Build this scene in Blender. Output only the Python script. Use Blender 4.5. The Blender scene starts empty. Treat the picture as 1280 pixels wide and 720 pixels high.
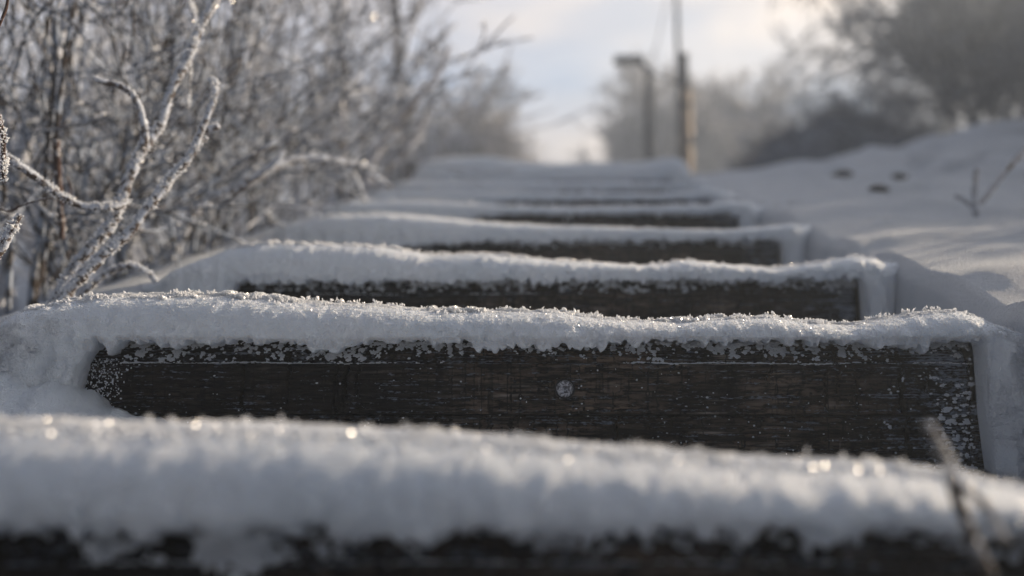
import bpy, math, random
import numpy as np
from mathutils import Vector
R = math.radians
rng = np.random.default_rng(7)
random.seed(7)
scene = bpy.context.scene
col = scene.collection

# ------------------------------------------------------------------ camera
FPX = 1300.0
YAW, PITCH = R(3.3), math.atan(80/1300)
cam_d = bpy.data.cameras.new('camera'); cam = bpy.data.objects.new('camera', cam_d); col.objects.link(cam)
cam_d.sensor_width = 36; cam_d.lens = 36*FPX/1280
cam_d.clip_start = .02; cam_d.clip_end = 3000
cam.rotation_euler = (R(90)+PITCH, 0, YAW)
cam_d.dof.use_dof = True; cam_d.dof.focus_distance = 1.45; cam_d.dof.aperture_fstop = 1.75
scene.camera = cam
Fw = np.array([-math.sin(YAW)*math.cos(PITCH), math.cos(YAW)*math.cos(PITCH), math.sin(PITCH)])
Rt = np.array([math.cos(YAW), math.sin(YAW), 0.])
Up = np.cross(Rt, Fw)
def ray(px, py): return Fw + Rt*(px-640)/FPX + Up*(360-py)/FPX
def at(px, py, Y):
    d = ray(px, py); return d*(Y/d[1])

# ------------------------------------------------------------------ helpers
def tag(o, label=None, cat=None, group=None, kind=None):
    if label: o['label'] = label
    if cat: o['category'] = cat
    if group: o['group'] = group
    if kind: o['kind'] = kind
    return o
def empty(name, loc):
    o = bpy.data.objects.new(name, None); col.objects.link(o); o.location = loc; o.empty_display_size = .05; return o
def mesh(name, V, F, mat, parent=None, smooth=True):
    """V Nx3, F: array (M,3|4) or list of such arrays"""
    if not isinstance(F, list): F = [F]
    V = np.asarray(V, dtype=np.float32)
    me = bpy.data.meshes.new(name)
    F = [np.asarray(f, dtype=np.int32) for f in F if len(f)]
    loops = np.concatenate([f.ravel() for f in F])
    tot = np.concatenate([np.full(len(f), f.shape[1], dtype=np.int32) for f in F])
    start = np.concatenate([[0], np.cumsum(tot)[:-1]]).astype(np.int32)
    me.vertices.add(len(V)); me.vertices.foreach_set('co', V.ravel())
    me.loops.add(len(loops)); me.loops.foreach_set('vertex_index', loops)
    me.polygons.add(len(tot)); me.polygons.foreach_set('loop_start', start); me.polygons.foreach_set('loop_total', tot)
    me.update(calc_edges=True); me.validate()
    me.polygons.foreach_set('use_smooth', np.full(len(me.polygons), smooth))
    me.materials.append(mat)
    o = bpy.data.objects.new(name, me); col.objects.link(o)
    if parent:
        o.parent = parent
        # geometry is given in world space: express it around the parent's origin
        me.transform(__import__('mathutils').Matrix.Translation(-Vector(parent.location)))
    return o
class Acc:
    def __init__(s): s.V=[]; s.Q=[]; s.T=[]; s.n=0
    def add(s, V, Q=None, T=None):
        V=np.asarray(V,dtype=float)
        s.V.append(V)
        if Q is not None and len(Q): s.Q.append(np.asarray(Q)+s.n)
        if T is not None and len(T): s.T.append(np.asarray(T)+s.n)
        s.n+=len(V)
    def build(s, name, mat, parent=None, smooth=True):
        F=[]
        if s.Q: F.append(np.concatenate(s.Q))
        if s.T: F.append(np.concatenate(s.T))
        return mesh(name, np.concatenate(s.V), F, mat, parent, smooth)
def hsh(ix, iy, iz, seed):
    h = (ix.astype(np.int64)*374761393 + iy.astype(np.int64)*668265263 + iz.astype(np.int64)*2147483647 + seed*974634777) & 0xffffffff
    h = ((h ^ (h>>13))*1274126177) & 0xffffffff
    h = ((h ^ (h>>16))*2246822519) & 0xffffffff
    return ((h ^ (h>>15)) & 0xffffff)/float(0xffffff)*2-1
def vn(x, y, z=0.0, seed=0):
    x,y,z = np.broadcast_arrays(np.asarray(x,float),np.asarray(y,float),np.asarray(z,float))
    ix,iy,iz=np.floor(x),np.floor(y),np.floor(z); fx,fy,fz=x-ix,y-iy,z-iz
    s=lambda t:t*t*t*(t*(t*6-15)+10)
    fx,fy,fz=s(fx),s(fy),s(fz); out=0
    for a in (0,1):
        for b in (0,1):
            for c in (0,1):
                w=(fx if a else 1-fx)*(fy if b else 1-fy)*(fz if c else 1-fz)
                out=out+w*hsh(ix+a,iy+b,iz+c,seed)
    return out
def fbm(x,y,z=0.0,o=4,seed=0,g=.5):
    t=0;a=1;n=0
    for k in range(o):
        t=t+a*vn(np.asarray(x)*2**k+17*k,np.asarray(y)*2**k,np.asarray(z)*2**k,seed+k); n+=a; a*=g
    return t/n
def ss(a,b,x):
    t=np.clip((np.asarray(x,float)-a)/(b-a),0,1); return t*t*(3-2*t)
def gridq(nu,nv,flip=False):
    i=np.arange(nu*nv).reshape(nu,nv)
    q=np.stack([i[:-1,:-1],i[1:,:-1],i[1:,1:],i[:-1,1:]],-1).reshape(-1,4)
    return q[:,::-1] if flip else q

# ------------------------------------------------------------------ materials
def newmat(name):
    m=bpy.data.materials.new(name); m.use_nodes=True; nt=m.node_tree
    b=nt.nodes['Principled BSDF']; return m,nt,b
def N(nt,t,**k):
    n=nt.nodes.new(t)
    for a,v in k.items():
        if a in n.inputs.keys(): n.inputs[a].default_value=v
        else: setattr(n,a,v)
    return n
def coords(nt,scale=(1,1,1)):
    tc=N(nt,'ShaderNodeTexCoord'); mp=N(nt,'ShaderNodeMapping'); mp.inputs['Scale'].default_value=scale
    nt.links.new(tc.outputs['Object'],mp.inputs['Vector']); return mp.outputs['Vector']
def noise(nt,vec,scale,detail=4,rough=.55):
    n=N(nt,'ShaderNodeTexNoise'); n.inputs['Scale'].default_value=scale; n.inputs['Detail'].default_value=detail; n.inputs['Roughness'].default_value=rough
    nt.links.new(vec,n.inputs['Vector']); return n.outputs['Fac']
def rmp(nt,fac,a,b,ca=(0,0,0,1),cb=(1,1,1,1)):
    r=N(nt,'ShaderNodeValToRGB'); e=r.color_ramp.elements; e[0].position=a; e[1].position=b; e[0].color=ca; e[1].color=cb
    nt.links.new(fac,r.inputs['Fac']); return r.outputs['Color']
def mix(nt,fac,a,b):
    m=N(nt,'ShaderNodeMix',data_type='RGBA')
    for s,v in ((m.inputs['Factor'],fac),(m.inputs['A'],a),(m.inputs['B'],b)):
        if isinstance(v,bpy.types.NodeSocket): nt.links.new(v,s)
        else: s.default_value=v
    return m.outputs['Result']
def math_(nt,op,a,b):
    m=N(nt,'ShaderNodeMath',operation=op)
    for s,v in ((m.inputs[0],a),(m.inputs[1],b)):
        if isinstance(v,bpy.types.NodeSocket): nt.links.new(v,s)
        else: s.default_value=v
    return m.outputs[0]
def bump(nt,b,h,dist,strength=1):
    n=N(nt,'ShaderNodeBump'); n.inputs['Distance'].default_value=dist; n.inputs['Strength'].default_value=strength
    nt.links.new(h,n.inputs['Height']); nt.links.new(n.outputs['Normal'],b.inputs['Normal'])

SNOWC=(.80,.84,.90,1)
def snow_mat(name,sss=.22,grain=1.0):
    m,nt,b=newmat(name); v=coords(nt)
    c=rmp(nt,noise(nt,v,9,5),.3,.7,(.72,.79,.88,1),(.82,.87,.95,1)); nt.links.new(c,b.inputs['Base Color'])
    b.inputs['Roughness'].default_value=.55; b.inputs['Specular IOR Level'].default_value=.35
    b.inputs['Subsurface Weight'].default_value=sss; b.inputs['Subsurface Radius'].default_value=(.7,.85,1); b.inputs['Subsurface Scale'].default_value=.02
    h=math_(nt,'ADD',noise(nt,v,420,3,.7),math_(nt,'MULTIPLY',noise(nt,v,130,4,.6),1.6))
    bump(nt,b,h,.0040*grain,1)
    return m
M_snow=snow_mat('snow'); M_ground=snow_mat('snow_field',0.0,3.0)
m,nt,b=newmat('frost_crystal'); M_cryst=m
b.inputs['Base Color'].default_value=(.92,.93,.95,1); b.inputs['Roughness'].default_value=.17; b.inputs['Specular IOR Level'].default_value=.9
tr=N(nt,'ShaderNodeBsdfTranslucent'); tr.inputs['Color'].default_value=(.9,.92,.95,1)
mx=N(nt,'ShaderNodeMixShader'); mx.inputs[0].default_value=.55
nt.links.new(b.outputs[0],mx.inputs[1]); nt.links.new(tr.outputs[0],mx.inputs[2]); nt.links.new(mx.outputs[0],nt.nodes['Material Output'].inputs['Surface'])

m,nt,b=newmat('clear_ice_grain'); M_glint=m
b.inputs['Base Color'].default_value=(.85,.87,.9,1); b.inputs['Roughness'].default_value=.24; b.inputs['IOR'].default_value=2.2
def wood_mat(name,frost=.5):
    m,nt,b=newmat(name)
    vf=coords(nt,(1,1,1)); vg=coords(nt,(.028,.4,1)); vv=coords(nt,(1,1,.12))
    g1=noise(nt,vg,230,6,.65); g2=noise(nt,vg,60,5,.6); big=noise(nt,vf,5,4)
    base=mix(nt,rmp(nt,g2,.38,.62),(.038,.029,.024,1),(.21,.155,.12,1))
    base=mix(nt,rmp(nt,big,.40,.56),(.016,.014,.015,1),base)
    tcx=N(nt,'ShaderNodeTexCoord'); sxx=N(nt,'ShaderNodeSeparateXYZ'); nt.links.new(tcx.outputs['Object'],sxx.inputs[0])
    mid_=math_(nt,'ABSOLUTE',math_(nt,'SUBTRACT',sxx.outputs['X'],.15),0.0)   # timber colour darker towards both ends
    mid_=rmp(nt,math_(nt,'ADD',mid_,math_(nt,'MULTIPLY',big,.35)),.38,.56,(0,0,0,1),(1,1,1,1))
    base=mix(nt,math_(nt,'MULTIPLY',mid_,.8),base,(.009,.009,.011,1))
    vck=coords(nt,(.16,.5,1)); ck=rmp(nt,noise(nt,vck,190,5,.7),.44,.53)
    vcv=coords(nt,(1,1,.07)); ckv=rmp(nt,noise(nt,vcv,120,4,.7),.36,.42)
    vl=coords(nt,(1,1,.015)); vert=noise(nt,vl,48,2,.5); gate=rmp(nt,noise(nt,coords(nt,(1,1,.5)),22,3),.40,.50)
    vcut=math_(nt,'SUBTRACT',1.0,math_(nt,'MULTIPLY',rmp(nt,math_(nt,'ABSOLUTE',math_(nt,'SUBTRACT',vert,.5),0.0),.008,.030,(1,1,1,1),(0,0,0,1)),gate))
    base=mix(nt,math_(nt,'MULTIPLY',ck,ckv),(.006,.006,.007,1),base)
    # pale frosted grain lines
    lines=math_(nt,'MULTIPLY',rmp(nt,g1,.53,.62),rmp(nt,noise(nt,vf,14,4),.45,.62))
    base=mix(nt,math_(nt,'MULTIPLY',math_(nt,'MULTIPLY',lines,.75),math_(nt,'SUBTRACT',1.0,math_(nt,'MULTIPLY',mid_,.8))),base,(.34,.30,.275,1))
    # short upright frosty flecks
    fl=math_(nt,'MULTIPLY',rmp(nt,noise(nt,vv,210,3,.6),.66,.72),rmp(nt,noise(nt,vf,9,3),.47,.6))
    base=mix(nt,math_(nt,'MULTIPLY',fl,.5),base,(.26,.24,.24,1))
    # rime patches: more where the wood faces up, and near the far end
    geo=N(nt,'ShaderNodeNewGeometry'); sep=N(nt,'ShaderNodeSeparateXYZ'); nt.links.new(geo.outputs['True Normal'],sep.inputs[0])
    upf=math_(nt,'MAXIMUM',sep.outputs['Z'],0.0)
    tc=N(nt,'ShaderNodeTexCoord'); sx=N(nt,'ShaderNodeSeparateXYZ'); nt.links.new(tc.outputs['Object'],sx.inputs[0])
    endm=N(nt,'ShaderNodeMapRange'); endm.inputs['From Min'].default_value=.46; endm.inputs['From Max'].default_value=.56; endm.inputs['To Max'].default_value=.13
    nt.links.new(sx.outputs['X'],endm.inputs['Value'])
    vs=coords(nt,(.4,1,1))
    pn=math_(nt,'ADD',math_(nt,'MULTIPLY',noise(nt,vs,330,4,.65),.62),math_(nt,'MULTIPLY',noise(nt,vs,70,4,.6),.38))
    k=math_(nt,'ADD',math_(nt,'SUBTRACT',pn,.045),math_(nt,'MULTIPLY',upf,.14*frost*2))
    k=math_(nt,'ADD',k,endm.outputs[0])
    pm=rmp(nt,k,.56,.68)
    base=mix(nt,vcut,(.004,.004,.005,1),base)
    col_=mix(nt,pm,base,(.33,.39,.50,1)); nt.links.new(col_,b.inputs['Base Color'])
    b.inputs['Roughness'].default_value=.7; b.inputs['Specular IOR Level'].default_value=.2
    h=math_(nt,'ADD',math_(nt,'ADD',math_(nt,'MULTIPLY',g1,.8),math_(nt,'MULTIPLY',ck,.7)),math_(nt,'MULTIPLY',pm,.6))
    bump(nt,b,h,.0045,1)
    return m
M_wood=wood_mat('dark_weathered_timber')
m,nt,b=newmat('frosted_bolt_steel'); M_bolt=m
v=coords(nt); nt.links.new(rmp(nt,noise(nt,v,300,4),.42,.58,(.05,.05,.06,1),(.42,.44,.5,1)),b.inputs['Base Color']); b.inputs['Roughness'].default_value=.45; b.inputs['Metallic'].default_value=.3

def twig_mat(name,frostcol=(.62,.62,.64,1),bark=(.055,.038,.03,1),amount=.5,scale=90,transl=0):
    m,nt,b=newmat(name); v=coords(nt)
    geo=N(nt,'ShaderNodeNewGeometry'); sep=N(nt,'ShaderNodeSeparateXYZ'); nt.links.new(geo.outputs['Normal'],sep.inputs[0])
    k=math_(nt,'ADD',noise(nt,v,scale,4,.6),math_(nt,'MULTIPLY',sep.outputs['Z'],.12))
    f=rmp(nt,k,.62-.3*amount-.05,.62-.3*amount+.09)
    nt.links.new(mix(nt,f,bark,frostcol),b.inputs['Base Color']); b.inputs['Roughness'].default_value=.8
    b.inputs['Specular IOR Level'].default_value=.2
    bump(nt,b,noise(nt,v,scale*3,3),.002,.8)
    return m
M_twig=twig_mat('rimed_twig',amount=.6,frostcol=(.44,.48,.56,1)); M_dtwig=twig_mat('half_bare_twig',amount=.22,frostcol=(.55,.57,.62,1),bark=(.05,.036,.028,1))
M_bare=twig_mat('bare_red_twig',bark=(.055,.030,.023,1),amount=.12)
M_shrub=twig_mat('frosted_shrub_stems',bark=(.085,.075,.070,1),frostcol=(.48,.51,.58,1),amount=.8,scale=22)
M_shrubwarm=twig_mat('frosted_warm_stems',bark=(.14,.11,.085,1),frostcol=(.44,.45,.50,1),amount=.65,scale=18)
M_shrubdark=twig_mat('dark_shrub_stems',bark=(.035,.027,.024,1),frostcol=(.30,.35,.44,1),amount=.45,scale=22)
M_tree=twig_mat('frosted_tree_twigs',bark=(.11,.10,.095,1),frostcol=(.55,.54,.55,1),amount=.45,scale=3)
M_treeg=twig_mat('frosted_grey_twigs',bark=(.065,.068,.076,1),frostcol=(.33,.37,.45,1),amount=.5,scale=3)
M_bark=twig_mat('tree_bark',bark=(.045,.038,.034,1),frostcol=(.3,.3,.32,1),amount=.15,scale=8)
def plain(name,c,rough=.6,metal=0,scale=20,var=.25):
    m,nt,b=newmat(name); v=coords(nt)
    a=tuple(x*(1-var) for x in c)+(1,); d=tuple(min(1,x*(1+var)) for x in c)+(1,)
    nt.links.new(rmp(nt,noise(nt,v,scale,4),.3,.7,a,d),b.inputs['Base Color']); b.inputs['Roughness'].default_value=rough; b.inputs['Metallic'].default_value=metal; return m
M_metal=plain('grey_lamp_metal',(.028,.030,.036),.95,0)
M_pole=plain('dark_pole_steel',(.022,.024,.03),.95,0)
M_pwood=plain('pale_pole_timber',(.68,.54,.39),.8,0,9)
M_stone=plain('dark_stone',(.045,.042,.045),.8,0,30)
M_cable=plain('black_cable',(.02,.02,.022),.6)

# ------------------------------------------------------------------ terrain
XL,XR=-.646,.552
def S(y):
    y=np.asarray(y,float); return .02+.218*(y-1.5)
def G(x,y):
    x=np.asarray(x,float); y=np.asarray(y,float)
    xr=np.clip(x-.6,0,None)
    yc=6.5+np.clip(xr*.9,0,4.0)
    yy=yc-np.logaddexp(0,(yc-y)/.35)*.35           # soft clamp of the climb at the brow
    yy=np.where(y<yc+8,yy,yc)
    z=S(np.maximum(yy,-3))
    z=z+.078*np.clip(xr,0,5)+.03*np.clip(xr-5,0,40)
    z=z+(.018+.03*vn(y*2.3,1.7,0,19)+.018*vn(y*6.1,4.7,0,20))*ss(.56,.64,x)*ss(1.5,.75,x)*ss(8,6,y)-.62*ss(.86,2.1,-x)-.015*np.clip(-x-2,0,60)
    z=z-.03*ss(14,60,y)*np.minimum(y-14,40)/4
    z=z-.28*(ss(.63,.56,x)*ss(-.86,-.72,x))*ss(6.4,5.9,y)    # room for the flight
    am=1.25*ss(.55,1.2,x)*(.35+.65*ss(.8,2.2,x))+.6*ss(1.0,1.6,-x)
    n=(.045*fbm(x*5.5+.4*y,y*8,0,3,15)+.03*fbm(x*3+.4*y,y*3,0,2,16))*ss(9,5,y)+.10*fbm(x*.95+3,y*1.25,0,3,11)+.075*fbm(x*1.8,y*3.2,0,3,12)+.012*fbm(x*11,y*11,0,3,13)
    return z+n*am*np.clip(y/3+.3,.3,1)*ss(60,20,np.abs(y))+.01*fbm(x*5,y*5,0,3,14)
def nonuni(a,b,c0,c1,d_in,r):
    """coordinates fine in [c0,c1], growing outside"""
    mid=list(np.arange(c0,c1,d_in)); lo=[];h=d_in;p=c0
    while p>a: h*=r; p-=h; lo.append(p)
    hi=[];h=d_in;p=mid[-1]
    while p<b: h*=r; p+=h; hi.append(p)
    return np.array(lo[::-1]+mid+hi)
gx=nonuni(-60,60,-1.3,3.5,.019,1.06); gy=nonuni(-12,62,.4,8.5,.03,1.06)
X,Y=np.meshgrid(gx,gy,indexing='ij')
Z=G(X,Y)
snow_ground=mesh('snow_ground',np.stack([X,Y,Z],-1).reshape(-1,3),gridq(len(gx),len(gy)),M_ground)
tag(snow_ground,'uneven snow field rising in drifts around the timber stairs','snow field',kind='structure')

# ------------------------------------------------------------------ crystals
def crystals(acc,P,Nn,L,W,jit=.6,sink=.25):
    n=len(P)
    d=Nn+rng.normal(0,jit,(n,3)); d/=np.linalg.norm(d,axis=1)[:,None]
    a=np.cross(d,rng.normal(0,1,(n,3))); a/=np.linalg.norm(a,axis=1)[:,None]; b=np.cross(d,a)
    L=np.asarray(L)[:,None]; W=np.asarray(W)[:,None]
    base=P-d*L*sink
    m=P+d*L*rng.uniform(.2,.6,(n,1))
    w2=W*rng.uniform(.5,1,(n,1))
    V=np.stack([base,m+a*W,m+b*w2,m-a*W,m-b*w2,P+d*L],1)
    T0=np.array([[0,2,1],[0,3,2],[0,4,3],[0,1,4],[5,1,2],[5,2,3],[5,3,4],[5,4,1]])
    acc.add(V.reshape(-1,3),T=(T0[None]+6*np.arange(n)[:,None,None]).reshape(-1,3))
def ico():
    t=(1+5**.5)/2
    v=np.array([[-1,t,0],[1,t,0],[-1,-t,0],[1,-t,0],[0,-1,t],[0,1,t],[0,-1,-t],[0,1,-t],[t,0,-1],[t,0,1],[-t,0,-1],[-t,0,1]],float)
    v/=np.linalg.norm(v[0])
    f=[[0,11,5],[0,5,1],[0,1,7],[0,7,10],[0,10,11],[1,5,9],[5,11,4],[11,10,2],[10,7,6],[7,1,8],[3,9,4],[3,4,2],[3,2,6],[3,6,8],[3,8,9],[4,9,5],[2,4,11],[6,2,10],[8,6,7],[9,8,1]]
    vs=[tuple(x) for x in v]; cache={}; out=[]
    def mid(i,j):
        k=(min(i,j),max(i,j))
        if k not in cache:
            q=(np.array(vs[i])+np.array(vs[j])); q/=np.linalg.norm(q); vs.append(tuple(q)); cache[k]=len(vs)-1
        return cache[k]
    for a,b,c in f:
        x,y,z=mid(a,b),mid(b,c),mid(c,a); out+=[[a,x,z],[b,y,x],[c,z,y],[x,y,z]]
    return np.array(vs),np.array(out)
IV,IF=ico()
def blobs(acc,P,r,sc=(1,1,1)):
    n=len(P); r=np.asarray(r)[:,None,None]
    k=1+.38*rng.normal(0,1,(n,len(IV),1)).clip(-1.4,1.4)*.6
    st=np.asarray(sc)[None,None,:]*(1+.35*rng.normal(0,1,(n,1,3)).clip(-1,1))
    V=P[:,None,:]+IV[None]*r*k*st
    acc.add(V.reshape(-1,3),T=(IF[None]+len(IV)*np.arange(n)[:,None,None]).reshape(-1,3))

# ------------------------------------------------------------------ steps
# y of the front face, z of the timber top, outline of the snow above it (photo pixels), detail
steps=[
 dict(y=.80,z=-.133,out=[(-400,515),(0,521),(100,523),(200,526),(270,524),(400,531),(560,539),(640,543),(740,551),(860,561),(940,568),(1040,573),(1140,581),(1220,591),(1280,604),(1500,640)],rot=2.2,dx=.004,
   label='nearest timber step, a blurred dark beam along the bottom edge of the photo',cl='thick blurred snow cap with glittering bokeh points on the nearest step'),
 dict(y=1.465,z=.011,out=[(-150,460),(0,403),(60,383),(150,367),(300,368),(400,376),(480,379),(560,386),(640,386),(690,386),(760,396),(840,401),(890,396),(960,394),(1000,401),(1050,405),(1100,396),(1160,388),(1190,387),(1230,404),(1280,417),(1400,440)],rot=1.2,dx=.0017,
   label='sharply focused dark timber step with a round bolt head in its face',cl='sharp snow cap with frost crystals along its rim, on the step with the bolt'),
 dict(y=2.035,z=.141,out=[(100,380),(170,357),(230,340),(290,311),(340,303),(430,305),(480,307),(540,318),(600,316),(660,321),(720,326),(800,330),(830,328),(850,323),(900,329),(960,334),(1000,329),(1060,318),(1110,325),(1170,337),(1280,338)],rot=.5,dx=.0028,
   label='third timber step from the viewer, its dark face just behind the sharp snow rim',cl='wavy snow cap with a gold-lit rim on the third step from the viewer'),
 dict(y=2.79,z=.305,out=[(260,320),(320,300),(360,281),(420,269),(480,266),(520,268),(600,276),(680,281),(740,282),(800,285),(900,287),(950,284),(1000,279),(1060,285)],rot=0,dx=.005,
   label='fourth timber step from the viewer, soft dark beam with frosted right end',cl='smooth grey snow cap on the fourth step from the viewer'),
 dict(y=3.46,z=.463,out=[(380,270),(430,252),(540,251),(600,256),(700,259),(800,258),(880,256),(910,251),(960,256)],rot=0,dx=.008,
   label='fifth timber step from the viewer, narrow dark strip between two snow caps',cl='blurred snow cap on the fifth step from the viewer'),
 dict(y=4.10,z=.605,out=[(420,250),(470,240),(540,239),(700,241),(800,242),(860,241),(900,237),(940,240)],rot=0,dx=.012,
   label='sixth timber step from the viewer, a faint dark line high on the stairs',cl='thin blurred snow cap on the sixth step from the viewer'),
 dict(y=4.75,z=.745,out=[(450,238),(500,227),(600,229),(700,229),(800,230),(850,229),(880,226),(920,230)],rot=0,dx=.014,
   label='seventh timber step from the viewer, almost buried below the top one',cl='sunlit streaked snow cap on the seventh step from the viewer'),
 dict(y=5.70,z=.942,out=[(480,225),(540,198),(610,195),(660,202),(700,205),(800,203),(830,198),(870,198),(900,202)],rot=0,dx=.02,
   label='topmost timber step, a thin dark line under the highest snow',cl='wide pale snow cap on the topmost step against the bright sky'),
]
def timber(i,s):
    y0,zt,dx=s['y'],s['z'],s['dx']
    t=empty('timber_step',((XL+XR)/2,y0,zt-.23)); tag(t,s['label'],'step','timber steps of the snowy stairs')
    rot=R(s['rot'])
    def board(name,ztop,zbot,chamf,yoff,seed,x0=XL-.12,x1=XR):
        # section, front-bottom -> front-top -> back
        dz=max(dx,.0018)
        fz=np.arange(zbot,ztop-chamf,dz)
        sec=[(0,z) for z in fz]
        if chamf>.01:
            nc=max(4,int(chamf/dz)); k=np.linspace(0,1,nc)
            sec+=[(.004+.020*q**1.3,ztop-chamf+chamf*q) for q in k]
            top_y=.024
        else: sec+=[(.002,ztop-chamf*.4),(.004,ztop)]; top_y=.004
        nfront=len(sec)
        sec+=[(top_y+.03,ztop),(.11,ztop),(.11,zbot),(.02,zbot)]
        sec=np.array(sec); nx=int((x1-x0)/dx)+1; xs=np.linspace(x0,x1,nx)
        XX=np.repeat(xs[:,None],len(sec),1); YY=np.repeat(sec[None,:,0],nx,0)+yoff; ZZ=np.repeat(sec[None,:,1],nx,0)
        fm=np.zeros(len(sec)); fm[:nfront]=1; fm[0]=.3
        w=fbm(XX*2.2,ZZ*7,seed,3,seed)          # slow waviness of the grain
        gr=fbm(XX*7+w*1.5,(ZZ+w*.010)*230,seed,3,seed+5)
        gr2=fbm(XX*3.0,(ZZ+w*.012)*75,seed,2,seed+9)
        d=-.0036*gr-.0034*gr2-.003*w
        # long checks along the grain
        d+=.004*ss(.035,.0,np.abs(vn(XX*2.6,(ZZ+w*.01)*34,seed,seed+30)))*ss(-.1,.3,vn(XX*5,ZZ*9,3,seed+31))
        rr=np.random.default_rng(seed)
        for _ in range(13):      # upright cracks
            cx=rr.uniform(x0,x1); za=rr.uniform(zbot-.02,ztop-.06); zb=za+rr.uniform(.03,.10); wd=rr.uniform(.0014,.0024)
            d+=.011*np.exp(-((XX-cx-.004*vn(ZZ*60,cx,0,seed))/wd)**2)*ss(za,za+.01,ZZ)*ss(zb,zb-.01,ZZ)
        YY=YY+d*fm
        # softened, worn ends
        e=ss(.012,0,XX-x0)+ss(.012,0,x1-XX); YY=YY+e*e*.010*fm
        ZZ=ZZ-e*e*.006*(ZZ>ztop-.02)
        ang=YY*0; xx=XX*math.cos(rot)-YY*math.sin(rot)*1; yy=XX*math.sin(rot)+YY*math.cos(rot)
        V=np.stack([xx,yy+y0,ZZ+zt],-1)
        ns=len(sec)
        idx=np.arange(nx*ns).reshape(nx,ns); idx2=np.concatenate([idx,idx[:,:1]],1)
        q=np.stack([idx2[:-1,:-1],idx2[1:,:-1],idx2[1:,1:],idx2[:-1,1:]],-1).reshape(-1,4)
        V=V.reshape(-1,3); V=np.concatenate([V,[V[idx[0]].mean(0)],[V[idx[-1]].mean(0)]])
        c0,c1=len(V)-2,len(V)-1
        tr=[[c0,idx2[0,k],idx2[0,k+1]] for k in range(ns)]+[[c1,idx2[-1,k+1],idx2[-1,k]] for k in range(ns)]
        # keep origin of object coords at world for material continuity
        return mesh(name,V,[q,np.array(tr)],M_wood,t)
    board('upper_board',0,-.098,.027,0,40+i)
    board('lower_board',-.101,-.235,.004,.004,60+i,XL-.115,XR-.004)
    if i==1:
        p=at(706,486,y0-.004); a=np.linspace(0,2*math.pi,33)[:-1]
        prof=[(0.0118,.006),(.0118,-.001),(.0112,-.003),(.0095,-.0042),(.0082,-.0034),(.006,-.0042),(.0015,-.0045)]
        V=[];nA=len(a)
        for r_,dy in prof:
            V+= [(p[0]+r_*math.cos(k)*(1+.02*math.sin(3*k)),p[1]+dy,p[2]+r_*math.sin(k)) for k in a]
        idx=np.arange(nA*len(prof)).reshape(len(prof),nA); idx=np.concatenate([idx,idx[:,:1]],1)
        q=np.stack([idx[:-1,:-1],idx[1:,:-1],idx[1:,1:],idx[:-1,1:]],-1).reshape(-1,4)
        V.append((p[0],p[1]-.0045,p[2])); c=len(V)-1
        tr=[[c,idx[-1,k],idx[-1,k+1]] for k in range(nA)]
        bo=mesh('bolt',np.array(V),[q,np.array(tr)],M_bolt,t)
        A=Acc(); an=np.linspace(0,2*math.pi,33)[:-1]; ri=[(.0145,.0035),(.0142,.0003),(.0132,-.0006),(.0112,-.0006)]
        V=[(p[0]+q_*math.cos(k),p[1]+d_+.0012,p[2]+q_*math.sin(k)) for q_,d_ in ri for k in an]
        idx=np.arange(128).reshape(4,32); idx=np.concatenate([idx,idx[:,:1]],1)
        A.add(V,np.stack([idx[:-1,:-1],idx[1:,:-1],idx[1:,1:],idx[:-1,1:]],-1).reshape(-1,4)); A.build('bolt_shade_ring',M_pole,t)  # dark ring added in place of the shadow round the bolt head
        # grip stake at the right end
        p=at(1209,503,y0+.012); A=Acc()
        x0,x1,yA,yB,z1,z0=XR-.002,XR+.013,y0+.012,y0+.06,p[2],zt-.30
        nz=20; zz=np.linspace(z0,z1,nz); V=[]
        for k,z_ in enumerate(zz):
            j=.0012*math.sin(k*1.7)
            V+=[(x0,yA,z_),(x1+j,yA+j,z_),(x1+j,yB,z_),(x0,yB,z_)]
        idx=np.arange(nz*4).reshape(nz,4); idx=np.concatenate([idx,idx[:,:1]],1)
        q=np.stack([idx[:-1,:-1],idx[:-1,1:],idx[1:,1:],idx[1:,:-1]],-1).reshape(-1,4)
        q=np.concatenate([q,[[nz*4-4,nz*4-3,nz*4-2,nz*4-1]]])
        mesh('stake',np.array(V),q,M_wood,t)
    return t
def surf_level(i,x,y):
    """tread snow behind step i"""
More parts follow.
